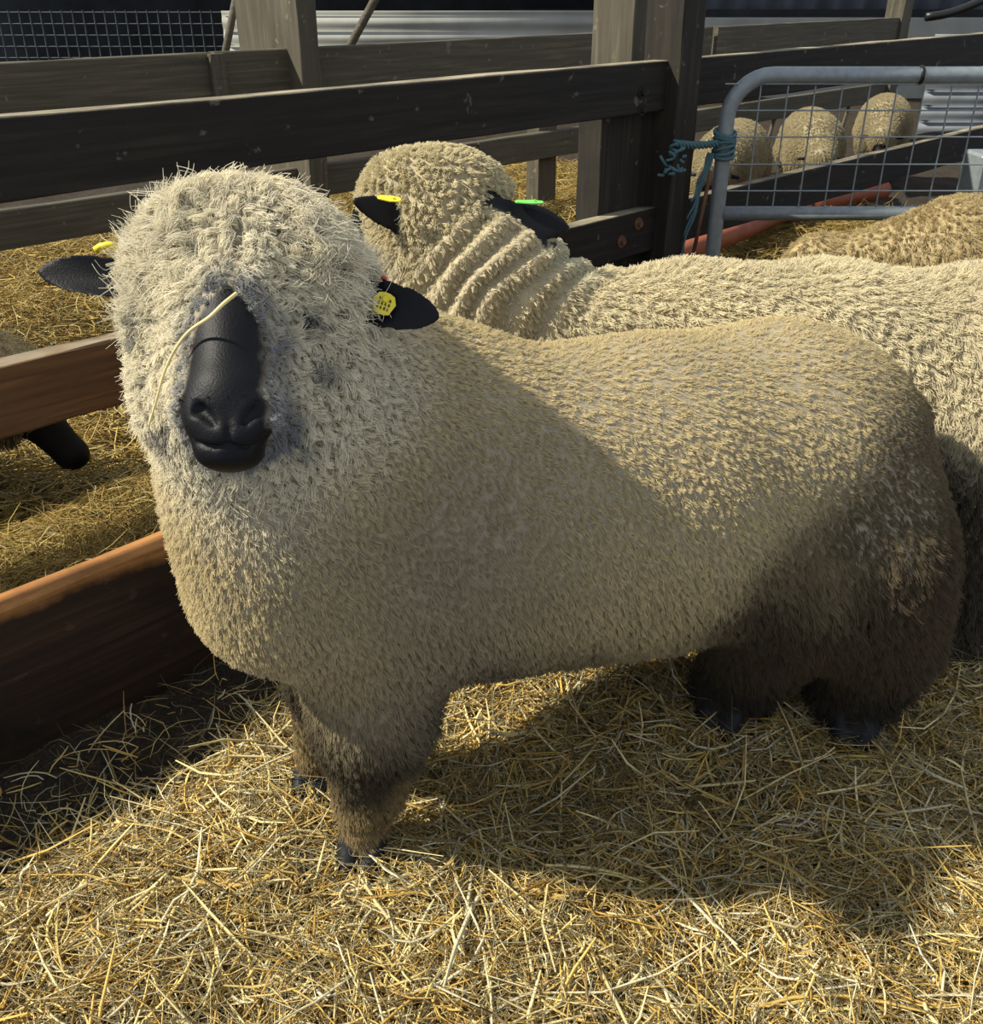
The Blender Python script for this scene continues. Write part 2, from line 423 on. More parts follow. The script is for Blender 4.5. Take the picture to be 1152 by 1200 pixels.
# ------------------------------------------------------------------ straw and hay
def stems(name, n, sampler, lmin, lmax, wmin, wmax, curv, layer, tilt, palette, seed, m=5, zoff=0.):
    rng = np.random.default_rng(seed)
    x, y = sampler(rng, n); n = len(x)
    th = rng.random(n) * 6.283; L = lmin + (lmax - lmin) * rng.random(n) ** 1.7
    el = rng.normal(0, tilt, n)
    d = np.stack([np.cos(th) * np.cos(el), np.sin(th) * np.cos(el), np.sin(el)], 1)
    kx = rng.normal(0, curv, n); kz = rng.normal(0, curv * .45, n)
    side = np.stack([-np.sin(th), np.cos(th), 0 * th], 1)
    t = np.linspace(-.5, .5, m)
    kink = (rng.random(n) < .3) * rng.normal(0, .5, n)
    hk = rng.random(n) * .6 - .3
    lat = (kx[:, None] * t ** 2 + kink[:, None] * np.maximum(t - hk[:, None], 0)) * L[:, None]
    pos = np.stack([x, y, 0 * x], 1)[:, None] + d[:, None] * (t[None, :, None] * L[:, None, None]) + side[:, None] * lat[:, :, None]
    pos[:, :, 2] += kz[:, None] * (t ** 2) * L[:, None]
    base = ground_h(x, y)
    gr = ground_h(pos[:, :, 0], pos[:, :, 1])
    lift = zoff + layer * rng.random(n) ** 1.3
    pos[:, :, 2] += gr * .75 + base[:, None] * .25 + lift[:, None]
    pos[:, :, 2] = np.maximum(pos[:, :, 2], gr - .012)
    w = wmin + (wmax - wmin) * rng.random(n) ** 2
    tan = np.gradient(pos, axis=1); tan /= np.linalg.norm(tan, axis=2)[:, :, None]
    roll = rng.random(n) * 3.14
    up = np.array([0, 0, 1.]); s1 = np.cross(tan, up); s1 /= np.maximum(np.linalg.norm(s1, axis=2), 1e-5)[:, :, None]; s2 = np.cross(s1, tan)
    flat = np.where(rng.random(n) < .5, .25, .8)
    prof = np.array([.55, 1, 1, 1, .5])[:m] if m == 5 else np.ones(m)
    ring = []
    for q in range(3):
        an = q * 2.0944
        a = np.cos(an) * w; b = np.sin(an) * w * flat
        ca, cb = np.cos(roll), np.sin(roll)
        ring.append(pos + (s1 * (a * ca - b * cb)[:, None, None] + s2 * (a * cb + b * ca)[:, None, None]) * prof[None, :, None] * .5)
    Vv = np.stack(ring, 2).reshape(-1, 3)                     # n, m, 3
    k = np.arange(n)[:, None, None] * (m * 3); sgm = np.arange(m - 1)[None, :, None] * 3; q = np.arange(3)[None, None, :]; q2 = (q + 1) % 3
    Ff = np.stack([k + sgm + q, k + sgm + q2, k + sgm + 3 + q2, k + sgm + 3 + q], -1).reshape(-1, 4)
    pal = np.array(palette[0]); pr = np.array(palette[1]); pr = pr / pr.sum()
    c = pal[rng.choice(len(pal), n, p=pr)] * (.75 + .5 * rng.random(n))[:, None]
    C = np.repeat(c, m * 3, axis=0)
    me = mesh_np(name, Vv, Ff, True, M_STRAW, {'tint': C})
    return me
GOLD = ([lin(222, 196, 122), lin(238, 222, 166), lin(206, 170, 88), lin(168, 134, 68), lin(216, 208, 176), lin(120, 98, 56)], [3.2, 2, 2.4, 1.6, 1.2, .9])
GREYH = ([lin(150, 140, 104), lin(176, 168, 134), lin(120, 108, 76), lin(196, 180, 130)], [2, 1.4, 2, 1])
HAYC = ([lin(196, 168, 92), lin(170, 140, 72), lin(150, 132, 72), lin(205, 190, 130), lin(128, 106, 56)], [2, 2, 1.6, 1, 1])
def fd(x, y): return -((x - A0[0]) * FN[0] + (y - A0[1]) * FN[1])
def samp_pen(x0, x1, y0, y1, dmax=-.02):
    def f(rng, n):
        x = x0 + (x1 - x0) * rng.random(n * 2); y = y0 + (y1 - y0) * rng.random(n * 2)
        pk_ = .04 + .96 * sstep(-.22, -.42, fd(x, y) + (vnoise(np.stack([x * 9, y * 9, x * 0], -1)) - .5) * .2 - sstep(-.5, .3, x) * .3)
        k = (fd(x, y) < dmax) & (np.abs(x) < .62 * y + .45) & (rng.random(len(x)) < pk_); x, y = x[k], y[k]
        return x[:n], y[:n]
    return f
def samp_strip(d0, d1, s0, s1):
    def f(rng, n):
        d = d0 + (d1 - d0) * rng.random(n); s = s0 + (s1 - s0) * rng.random(n)
        p = A0[None] + FD[None] * s[:, None] - FN[None] * d[:, None]
        return p[:, 0], p[:, 1]
    return f
st = empty('straw_bedding', (0, 1.3, 0)); tag(st, 'golden loose straw bedding covering the near pen floor', 'straw', kind='stuff')
link('straw_stems', stems('straw_stems', 40000, samp_pen(-1.0, 1.25, .68, 1.9, -.05), .03, .17, .0018, .0066, .5, .05, .16, GOLD, 11), st)
link('long_stems', stems('long_stems', 1500, samp_pen(-1.0, 1.25, .68, 1.9, -.25), .14, .34, .004, .0085, .45, .05, .19, ([lin(238, 220, 160), lin(222, 188, 104), lin(214, 204, 170)], [2, 1.5, 1]), 19, m=5), st)
link('hay_wisps', stems('hay_wisps', 17000, samp_pen(-1.0, 1.25, .68, 2.0, -.05), .05, .2, .0010, .0022, 1.5, .06, .26, GREYH, 12), st)
link('back_stems', stems('back_stems', 9000, samp_pen(-.8, 3.0, 1.9, 5.5, -.05), .06, .2, .003, .007, .6, .05, .15, GOLD, 13), st)
link('short_chaff', stems('short_chaff', 14000, samp_pen(-1.0, 1.25, .68, 1.9, -.05), .012, .05, .0018, .005, .5, .03, .3, GOLD, 14), st)
for o in st.children: o['kind'] = 'stuff'
h1 = link('hay', stems('hay', 22000, samp_strip(.13, OFF_B + .25, -1.2, 1.6), .05, .2, .0012, .0034, .9, .05, .22, HAYC, 21)); tag(h1, 'yellow feed hay heaped behind the low brown board', 'hay', kind='stuff')
h2 = link('hay', stems('hay', 60000, samp_strip(OFF_B + .25, OFF_C + 1.5, -1.8, 5.5), .07, .26, .003, .0065, .9, .09, .25, HAYC, 22)); tag(h2, 'brown golden hay strewn between and beyond the two feed fences', 'hay', kind='stuff')

# ------------------------------------------------------------------ boards, rails, posts
def board_mesh(name, L, Wd, T, mat, seed=0, seg=24, cham=.004):
    """a sawn board: length on x, thickness on y, height on z, edges a little uneven"""
    rnd = random.Random(seed); bm = bmesh.new(); rings = []
    for i in range(seg + 1):
        x = L * i / seg; e = [rnd.uniform(-.0018, .0018) for _ in range(8)]
        w, t = Wd / 2, T / 2; c = cham
        pr = [(-t, -w + c), (-t + c, -w), (t - c, -w), (t, -w + c), (t, w - c), (t - c, w), (-t + c, w), (-t, w - c)]
        rings.append([bm.verts.new((x, p[0] + e[k] * .5, p[1] + e[k])) for k, p in enumerate(pr)])
    for a, b in zip(rings, rings[1:]):
        for k in range(8): bm.faces.new((a[k], b[k], b[(k + 1) % 8], a[(k + 1) % 8]))
    bm.faces.new(rings[0]); bm.faces.new(rings[-1][::-1])
    bmesh.ops.recalc_face_normals(bm, faces=bm.faces)
    return bm_mesh(name, bm, mat)
def frame(xd, zd):
    x = Vector(xd).normalized(); z = Vector(zd); y = z.cross(x).normalized(); z = x.cross(y)
    return Matrix((x, y, z)).transposed()
FR = frame(FD, (0, 0, 1))
def run_board(name, off, s0, s1, z0, z1, T, mat, parent, seed=0):
    """horizontal board of a fence; off is its near face"""
    p = A0 + FD * s0 - FN * (off + T / 2); p = np.array([p[0], p[1], (z0 + z1) / 2])
    return link(name, board_mesh(name, s1 - s0, z1 - z0, T, mat, seed), parent, p, FR)
def s_at(off, px, py):
    return (plane_pt(off, px, py) - A0) @ FD
def upright(name, off, s, width, depth, z0, z1, mat, parent, seed=0):
    """post: near face on plane off, left end at s, width along the fence, depth away from it"""
    p = A0 + FD * (s + width / 2) - FN * (off + depth / 2)
    R = Matrix((Vector((0, 0, 1)), Vector(-FN), Vector(FD))).transposed()
    if R.determinant() < 0: R = Matrix((Vector((0, 0, 1)), Vector(FN), Vector(FD))).transposed()
    return link(name, board_mesh(name, z1 - z0, width, depth, mat, seed, seg=20), parent, (p[0], p[1], z0), R)
def bolt(parent, p, nrm, r=.014, mat=None):
    bm = bmesh.new(); bmesh.ops.create_cone(bm, segments=6, radius1=r, radius2=r * .85, depth=.014, cap_ends=True)
    bmesh.ops.create_cone(bm, segments=20, radius1=r * 1.6, radius2=r * 1.6, depth=.004, cap_ends=True, matrix=Matrix.Translation((0, 0, -.007)))
    q = Vector(nrm).to_track_quat('Z', 'Y').to_matrix()
    return link('bolt', bm_mesh('bolt', bm, mat or M_RUST), parent, Vector(p) + Vector(nrm) * .008, q)

# low board
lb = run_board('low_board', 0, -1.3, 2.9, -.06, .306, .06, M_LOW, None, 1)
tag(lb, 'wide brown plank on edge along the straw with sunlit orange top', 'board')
# fence B
fb = empty('feed_fence', tuple(A0 - FN * OFF_B)); tag(fb, 'dark weathered timber feed fence running behind the two big sheep', 'fence')
ZBT = (CH - .305 * KB, CH - .181 * KB); ZBM = (CH - .682 * KB, CH - .56 * KB)
sP = s_at(OFF_B, 777, 150)
run_board('top_rail', OFF_B, -1.4, sP, *ZBT, .06, M_DARK, fb, 2)
run_board('top_rail', OFF_B, sP + .14, 8.5, *ZBT, .06, M_DARK, fb, 3)
run_board('middle_rail', OFF_B, -1.4, s_at(OFF_B, 300, 380), *ZBM, .055, M_BROWN, fb, 4)
run_board('middle_rail', OFF_B, s_at(OFF_B, 300, 380) + .004, sP, *ZBM, .055, M_DARK, fb, 5)
run_board('middle_rail', OFF_B, sP + .14, 8.5, *ZBM, .05, M_DARK, fb, 6)
upright('post', OFF_B - .05, sP, .125, .15, 0, 2.4, M_DARKP, fb, 7)
sV = s_at(OFF_B + .05, 703, 200); sV2 = s_at(OFF_B + .05, 772, 200)
upright('upright_board', OFF_B + .05, sV, sV2 - sV, .10, .0, ZBT[1] - .01, M_DARKP, fb, 8)
for (px, py) in ((752, 108), (752, 128)): bolt(fb, plane_pt(OFF_B, px, py), FN, .013, M_DARK)
for (px, py) in ((748, 262), (728, 283)): bolt(fb, plane_pt(OFF_B, px, py), FN, .013)
# tall post right behind it
def tall_post(off, pl, pc, pr, label, seed, z1=2.6):
    s = s_at(off, pc, 60); c = plane_pt(off, pc, 60)
    def solve(dr, px):
        u = (px - 576) / FPX; D0 = c[1] * CP + (CH - c[2]) * SP
        return (u * D0 - c[0]) / (dr[0] - u * dr[1] * CP)
    w = abs(solve(FD, pr)); d = abs(solve(-FN, pl))
    o = upright('timber_post', off, s, w, d, 0, z1, M_GREY, None, seed); tag(o, label, 'post'); return o
tall_post(OFF_B + .32, 693, 741, 775, 'broad square timber post standing beside the slimmer post of the feed fence', 31)
# fence C
fc = empty('feed_fence', tuple(A0 - FN * OFF_C)); tag(fc, 'grey timber feed fence across the hay passage with sheep behind it', 'fence')
ZCT = (.86, 1.045); ZCL = (.395, .54)
sC1 = s_at(OFF_C, 250, 90)
run_board('top_rail', OFF_C, -2.0, sC1, *ZCT, .05, M_GREY, fc, 41)
run_board('top_rail', OFF_C, sC1 + .02, s_at(OFF_C, 831, 85), *ZCT, .05, M_GREY, fc, 42)
run_board('top_rail', OFF_C - .012, s_at(OFF_C, 835, 85), s_at(OFF_C, 1052, 60), *ZCT, .05, M_GREY, fc, 43)
run_board('lower_rail', OFF_C, -2.0, s_at(OFF_C, 560, 190), *ZCL, .05, M_GREY, fc, 44)
run_board('lower_rail', OFF_C, s_at(OFF_C, 560, 190) + .01, s_at(OFF_C, 1060, 60), *ZCL, .05, M_GREY, fc, 45)
upright('cleat', OFF_C - .03, sC1 - .02, .07, .03, ZCT[0] - .02, ZCT[1] - .005, M_GREY, fc, 46)
s = s_at(OFF_C, 640, 150); upright('post', OFF_C + .05, s, .16, .1, 0, ZCT[0] + .05, M_GREY, fc, 47)
s = s_at(OFF_C, 1046, 60); upright('post', OFF_C - .04, s, .16, .16, 0, 1.22, M_GREY, fc, 48)
tall_post(OFF_C - .10, 280, 352, 374, 'broad grey timber post rising behind the front sheep head at upper left', 32)

# curved steel feed bars under the far rail
def tube_mesh(name, pts, r, mat, seg=12, closed=False):
    pts = [Vector(p) for p in pts]; bm = bmesh.new(); rings = []
    n = len(pts); prev = None
    for i, p in enumerate(pts):
        t = (pts[min(i + 1, n - 1)] - pts[max(i - 1, 0)]).normalized()
        if prev is None: a = t.orthogonal().normalized()
        else: a = (prev - t * prev.dot(t)).normalized()
        prev = a; b = t.cross(a)
        rr = r(i / (n - 1)) if callable(r) else r
        rings.append([bm.verts.new(p + (a * math.cos(k * 6.28318 / seg) + b * math.sin(k * 6.28318 / seg)) * rr) for k in range(seg)])
    for A, B in zip(rings, rings[1:]):
        for k in range(seg): bm.faces.new((A[k], A[(k + 1) % seg], B[(k + 1) % seg], B[k]))
    bm.faces.new(rings[0][::-1]); bm.faces.new(rings[-1])
    return bm_mesh(name, bm, mat, True)
for px in (872, 908, 992):
    s = s_at(OFF_C, px, 160); pts = []
    for i in range(13):
        a = i / 12; z = .40 - .38 * a; ds = .10 * math.sin(a * 1.6)
        p = A0 + FD * (s - ds) - FN * (OFF_C + .02); pts.append((p[0], p[1], z))
    link('feed_bar', tube_mesh('feed_bar', pts, .014, M_GREY), fc)

# ------------------------------------------------------------------ metal gate
gA = plane_pt(OFF_B - .12, 846, 170)
GY = gA[1]
def onY(px, py, Y=None):
    Y = Y or GY
    d = P(px, py, 1.) - np.array([0, 0, CH]); return np.array([0, 0, CH]) + d * (Y / d[1])
gt = empty('metal_gate', (gA[0], GY, 0)); tag(gt, 'galvanised tubular gate with wire mesh tied to the timber post', 'gate')
tl = onY(848, 88); xL = onY(848, 175)[0]; zt = tl[2]; zb = onY(900, 250)[2]; rr = .14
pts = [(xL, GY, .12), (xL, GY, .3), (xL, GY, zt - rr)]
for i in range(1, 9):
    a = math.pi / 2 * i / 8; pts.append((xL + rr - rr * math.cos(a), GY, zt - rr + rr * math.sin(a)))
pts += [(xL + .6, GY, zt), (xL + 1.2, GY, zt), (xL + 1.75, GY, zt)]
link('frame_tube', tube_mesh('frame_tube', pts, .027, M_STEEL, 16), gt)
link('bottom_tube', tube_mesh('bottom_tube', [(xL + .02, GY, zb), (xL + .9, GY, zb), (xL + 1.75, GY, zb)], .025, M_STEEL, 16), gt)
bmw = bmesh.new()
def wire(bm, a, b, r=.0028, seg=6):
    a = Vector(a); b = Vector(b); t = (b - a).normalized(); u = t.orthogonal().normalized(); w = t.cross(u)
    R = [[bm.verts.new(q + (u * math.cos(k * 6.283 / seg) + w * math.sin(k * 6.283 / seg)) * r) for k in range(seg)] for q in (a, b)]
    for k in range(seg): bm.faces.new((R[0][k], R[0][(k + 1) % seg], R[1][(k + 1) % seg], R[1][k]))
z = zb
zt_w = zt - .045
nz = 5
zl = [onY(1000, y)[2] for y in (98, 129, 160, 192, 223)]
for zz in zl: wire(bmw, (xL - .02, GY - .012, zz), (xL + 1.75, GY - .012, zz))
px = 0; k = 0
while xL + .095 * k < xL + 1.7:
    x = xL + .01 + .092 * k; k += 1
    wire(bmw, (x, GY - .007, zb), (x, GY - .007, zt_w + .012 if x > xL + .1 else zt - .12))
link('wire_mesh', bm_mesh('wire_mesh', bmw, M_STEEL, True), gt)
cl = onY(1078, 88)
link('clip', tube_mesh('clip', [(cl[0] - .006, GY, zt), (cl[0] + .006, GY, zt)], .031, M_BLK, 16), gt)
# second mesh panel wires running left of the gate to the post
# twine
pk = onY(842, 168, GY - .02); pp = plane_pt(OFF_B - .06, 790, 168)
tw = empty('baling_twine', tuple(pk)); tag(tw, 'blue green baling twine knotted round gate and timber post', 'twine')
def twist(a, b, r, turns, ph, n=40, sag=.0):
    a = Vector(a); b = Vector(b); t = (b - a).normalized(); u = t.orthogonal().normalized(); w = t.cross(u)
    return [a.lerp(b, i / n) + (u * math.cos(ph + turns * 6.28 * i / n) + w * math.sin(ph + turns * 6.28 * i / n)) * r + Vector((0, 0, -sag * math.sin(math.pi * i / n))) for i in range(n + 1)]
for q in range(3):
    link('strand', tube_mesh('strand', twist(pp, pk, .008, 4, q * 2.09, sag=.006), .006, M_TWINE, 6), tw)
for q in range(7):                                             # coils round the tube
    c = Vector((xL, GY, pk[2] - .04 + q * .012)); n = 24
    link('coil', tube_mesh('coil', [c + Vector((math.cos(i * 6.28 / n) * .035, math.sin(i * 6.28 / n) * .035, .01 * math.sin(i * 6.28 / n + q))) for i in range(n + 1)], .007, M_TWINE, 6), tw)
rk = random.Random(5)
for q in range(16):
    c = Vector(pp) + Vector(FN) * .01 + Vector((rk.uniform(-.04, .02), -.02, rk.uniform(-.09, .01)))
    e = [c + Vector((rk.uniform(-.03, .03), rk.uniform(-.02, .01), rk.uniform(-.03, .02))) for _ in range(4)]
    pts = [e[0].lerp(e[1], t) * (1 - t) + e[2].lerp(e[3], t) * t for t in [i / 8 for i in range(9)]]
    link('frayed_end', tube_mesh('frayed_end', pts, .005, M_TWINE, 6), tw)
for q in range(4):
    a = Vector(pk) + Vector((-.03 + q * .004, -.01, -.03)); b = a + Vector((-.05 - .01 * q, -.02, -.16 - .06 * q))
    link('loose_end', tube_mesh('loose_end', twist(a, b, .004, 2, q), .004, M_TWINE, 6), tw)
# steel prop rod leaning beside the gate
a = onY(833, 200, GY - .03); b = onY(812, 300, GY - .03)
o = link('steel_rod', tube_mesh('steel_rod', [a, (a + b) / 2, b], .007, M_RUST, 8)); tag(o, 'thin steel rod hanging from the twine beside the gate foot', 'rod')

# orange pipe lying in the straw
pa = G(790, 300, .22); pb = G(925, 247, .22); pd = (pb - pa)
pts = [pa + pd * t + np.array([0, 0, .004 * math.sin(t * 9)]) for t in np.linspace(-.5, 1.0, 14)]
pp_o = empty('drain_pipe', tuple(pa)); tag(pp_o, 'orange drain pipe lying on the hay behind the metal gate', 'pipe')
link('pipe_barrel', tube_mesh('pipe_barrel', pts, .05, M_PIPE, 20), pp_o)
link('socket', tube_mesh('socket', [pts[-1] - pd * .02, pts[-1] + pd * .06, pts[-1] + pd * .12], .062, M_PIPE, 20), pp_o)
pa = G(950, 238, .2); pb = G(1035, 222, .2); pd = pb - pa
o = link('drain_pipe', tube_mesh('drain_pipe', [pa + pd * t for t in np.linspace(0, 1, 6)], lambda t: .055 if t > .25 else .066, M_PIPE, 20))
tag(o, 'short orange drain pipe length seen through the gate mesh', 'pipe')

# ------------------------------------------------------------------ background buildings
def corrug(name, x0, x1, z0, z1, Y, pitch, amp, mat, vertical=True):
    bm = bmesh.new()
    if vertical:
        n = int((x1 - x0) / pitch * 6); pr = [(x0 + (x1 - x0) * i / n, Y + amp * math.sin(i / 6 * 6.283)) for i in range(n + 1)]
        lo = [bm.verts.new((p[0], p[1], z0)) for p in pr]; hi = [bm.verts.new((p[0], p[1], z1)) for p in pr]
    else:
        n = int((z1 - z0) / pitch * 6); pr = [(z0 + (z1 - z0) * i / n, Y + amp * math.sin(i / 6 * 6.283)) for i in range(n + 1)]
        lo = [bm.verts.new((x1, p[1], p[0])) for p in pr]; hi = [bm.verts.new((x0, p[1], p[0])) for p in pr]
    for i in range(n): bm.faces.new((lo[i], lo[i + 1], hi[i + 1], hi[i]))
    me = bm_mesh(name, bm, mat, True)
    o = link(name, me); mod = o.modifiers.new('thick', 'SOLIDIFY'); mod.thickness = .006; return o
def bx(name, x0, x1, y0, y1, z0, z1, mat, parent=None, bev=.004):
    bm = bmesh.new(); bmesh.ops.create_cube(bm, size=1)
    for v in bm.verts: v.co = Vector(((v.co.x) * (x1 - x0), (v.co.y) * (y1 - y0), (v.co.z) * (z1 - z0)))
    bmesh.ops.bevel(bm, geom=bm.edges, offset=bev, segments=1, affect='EDGES')
    return link(name, bm_mesh(name, bm, mat), parent, ((x0 + x1) / 2, (y0 + y1) / 2, (z0 + z1) / 2))
xa = onY(258, 40, 7.6)[0]
zc0, zc1 = .2, onY(500, 13, 10.5)[2]
tag(corrug('wall_back', onY(262, 40, 10.5)[0], onY(780, 40, 10.5)[0], zc0, zc1, 10.5, .13, .012, M_BACK, vertical=False), kind='structure')
tag(bx('wall_ledge', onY(700, 40, 13)[0], onY(1300, 40, 13)[0], 13.0, 13.3, -.1, onY(900, 21, 13)[2], M_BACK, bev=.01), kind='structure')
tag(bx('trim_1', onY(600, 40, 13.3)[0], onY(1300, 40, 13.3)[0], 13.32, 13.42, .5, onY(900, 11, 13.3)[2], M_VOID), kind='structure')
tag(corrug('wall_right', onY(700, 40, 13.6)[0], onY(1350, 40, 13.6)[0], .5, 3.8, 13.7, .3, .04, M_WALL), kind='structure')
tag(bx('wall_far', -18, 14, 16.0, 16.1, -.2, 4.5, M_VOID), kind='structure')
tag(corrug('wall_side', onY(1088, 80, 9.8)[0], onY(1400, 80, 9.8)[0], 0, onY(1100, 40, 9.8)[2], 9.8, .13, .015, M_WALL, vertical=False), kind='structure')
# roof over the shed behind, so that the far side stands in shade
tag(bx('roof', -18, 14, 12.2, 16.2, 4.0, 4.1, M_VOID), kind='structure')
# wire mesh panel at upper left
YM = 6.4
wp = empty('mesh_panel', tuple(onY(120, 40, YM))); tag(wp, 'dark square wire mesh panel above the far fence at upper left', 'mesh panel')
bmw = bmesh.new(); xm0, xm1 = onY(-60, 40, YM)[0], onY(262, 40, YM)[0]; zm0, zm1 = .85, onY(100, 12, YM)[2]
x = xm0
while x < xm1: wire(bmw, (x, YM, zm0), (x, YM, zm1), .0035, 5); x += .062
zz = zm0
while zz < zm1 + .01: wire(bmw, (xm0, YM, zz), (xm1, YM, zz), .0035, 5); zz += .06
link('wire_grid', bm_mesh('wire_grid', bmw, M_WIRE, True), wp)
a = onY(264, 62, YM); b = onY(282, -30, YM)
link('brace', tube_mesh('brace', [a - (b - a) * .6, a, b], .022, M_GREY, 10), wp)
a = onY(408, 58, 7.8); b = onY(450, -20, 7.8)
o = link('timber_brace', tube_mesh('timber_brace', [a - (b - a) * .8, a, b, b + (b - a) * .4], .03, M_GREY, 8)); tag(o, 'slanting pale timber brace against the white sheeting', 'brace')
o = bx('metal_bin', onY(1148, 200, 4.6)[0], onY(1148, 200, 4.6)[0] + .8, 4.6, 4.8, .0, onY(1130, 182, 4.6)[2], M_STEEL, bev=.012)
tag(o, 'grey galvanised metal bin behind the gate at the right edge', 'bin')
a = onY(1085, 20, 6.0)
pts = [a + np.array([t * 1.0, 0, .10 * math.sin(t * 3.2) - .02 * math.sin(t * 11)]) for t in np.linspace(0, 1, 24)]
o = link('rubber_hose', tube_mesh('rubber_hose', pts, .022, M_BLK, 10)); tag(o, 'black rubber hose looped over the far post at upper right', 'hose')

# ================================================================== SHEEP
def make_body(name, prims, h, fine=None, hf=None, colour=None, post=None, parent=None, relax_it=2):
    ax, D = blend(prims, h, fine, hf); V, F = surface(ax, D); V = relax(V, F, relax_it)
    Nn = vnormals(V, F)
    if post is not None:
        V = post(V, Nn); Nn = vnormals(V, F)
    bl = tagw(prims, V, 'black'); hoof = tagw(prims, V, 'hoof')
    c = colour(V, Nn, bl, hoof)
    me = mesh_np('body', V, F, True, M_SKIN, {'skin': c})
    link('body', me, parent)
    return V, F, Nn, bl, hoof

def ear_tag(parent, p, nrm, up, w, hgt, mat, label, ink=True):
    nrm = Vector(nrm).normalized(); up = Vector(up); up = (up - nrm * up.dot(nrm)).normalized(); sd = up.cross(nrm)
    bm = bmesh.new(); pr = [(-.5, .1), (-.35, .42), (-.12, .5), (.12, .5), (.35, .42), (.5, .1), (.34, -.42), (.1, -.5), (-.1, -.5), (-.34, -.42)]
    fr = [bm.verts.new(Vector(sd) * x * w + up * y * hgt + nrm * .0016) for x, y in pr]; bk = [bm.verts.new(Vector(sd) * x * w + up * y * hgt - nrm * .0004) for x, y in pr]
    bm.faces.new(fr); bm.faces.new(bk[::-1])
    for i in range(len(pr)): bm.faces.new((fr[i], bk[i], bk[(i + 1) % len(pr)], fr[(i + 1) % len(pr)]))
    bmesh.ops.recalc_face_normals(bm, faces=bm.faces)
    t = link('ear_tag', bm_mesh('ear_tag', bm, mat), parent, p); t['label'] = label
    if ink:
        bm = bmesh.new(); rk = random.Random(3)
        for r in range(3):
            for k in range(4):
                c = sd * ((k - 1.5) * w * .15) + up * ((.18 - r * .2) * hgt) + nrm * .0019
                q = [c + sd * (sx * w * .045) + up * (sy * hgt * .07) for sx, sy in ((-1, -1), (1, -1), (rk.uniform(.2, 1), 1), (-1, 1))]
                bm.faces.new([bm.verts.new(v) for v in q])
        o = bpy.data.objects.new('print', bm_mesh('print', bm, M_INK)); COL.objects.link(o); o.parent = t
    bm = bmesh.new(); bmesh.ops.create_cone(bm, segments=16, radius1=w * .17, radius2=w * .12, depth=.004, cap_ends=True)
    o = bpy.data.objects.new('tag_stud', bm_mesh('tag_stud', bm, mat)); COL.objects.link(o); o.parent = t
    o.matrix_local = Matrix.Translation(nrm * .003 + up * hgt * .2) @ nrm.to_track_quat('Z', 'Y').to_matrix().to_4x4()
    return t

# ------------------------------------------------------------------ the front sheep
bd = np.array([.93, .34, 0]); bd /= np.linalg.norm(bd); bs_ = np.array([bd[1], -bd[0], 0])     # body axis to the rump; side to the viewer
RB = np.array([bd, bs_, [0, 0, 1]])
U_ = np.array([0, SP, CP]); F_ = np.array([0, -CP, SP]); R_ = np.array([1., 0, 0])
HR = np.array([R_, U_, F_])
def hoof_prims(foot, fwd, sc=1.0):
    fwd = np.array(fwd, float); fwd /= np.linalg.norm(fwd); sd = np.array([-fwd[1], fwd[0], 0]); o = []
    for q in (-1, 1):
        b = np.array(foot) + sd * q * .015 * sc
        o.append(cone(b + fwd * .022 * sc + [0, 0, .012], b - fwd * .008 + [0, 0, .03 * sc], .014 * sc, .019 * sc, .006, t='hoof'))
    return o
fA = G(428, 1003, .03); fB = G(368, 925, .03); fC = G(850, 845, .02); fD = G(990, 856, .02)
pr1 = [
    ell([-.12, 1.345, .575], [.26, .225, .255], RB, .06), ell([.05, 1.405, .555], [.26, .235, .255], RB, .08),
    ell([.26, 1.48, .545], [.28, .245, .265], RB, .08), ell([.49, 1.57, .555], [.245, .235, .25], RB, .08),
    ell([.60, 1.60, .50], [.16, .20, .24], RB, .06),
    # chest and neck
    ell(P(345, 610, 1.375), [.165, .17, .19], None, .08), ell(P(330, 500, 1.31), [.155, .16, .15], None, .08),
    cone(P(330, 420, 1.28), P(470, 520, 1.5), .14, .20, .08),
    ell(P(345, 690, 1.42), [.135, .13, .10], None, .06),
    # head
    ell(P(290, 322, 1.20), [.109, .085, .11], HR, .04),
    ell(P(293, 285, 1.205), [.092, .058, .09], HR, .05),
    ell(P(216, 410, 1.19), [.052, .085, .06], HR, .05), ell(P(352, 405, 1.20), [.062, .085, .065], HR, .05),
    ell(P(280, 470, 1.20), [.100, .09, .08], HR, .05),
    ell(P(272, 425, 1.135), [.078, .085, .058], HR, .04),
    cone(P(275, 350, 1.115), P(268, 470, 1.09), .054, .052, .03),
    cone(P(274, 358, 1.090), P(269, 455, 1.050), .038, .036, .022, t='black'),
    ell(P(269, 480, 1.052), [.0485, .044, .043], HR, .022, t='black'),
    ell(P(241, 492, 1.035), [.020, .026, .022], HR, .014, t='black'), ell(P(297, 492, 1.035), [.020, .026, .022], HR, .014, t='black'),
    ell(P(269, 530, 1.052), [.037, .022, .033], HR, .016, t='black'),
    ell(P(269, 508, 1.022), [.026, .013, .013], HR, .014, t='black'),
]
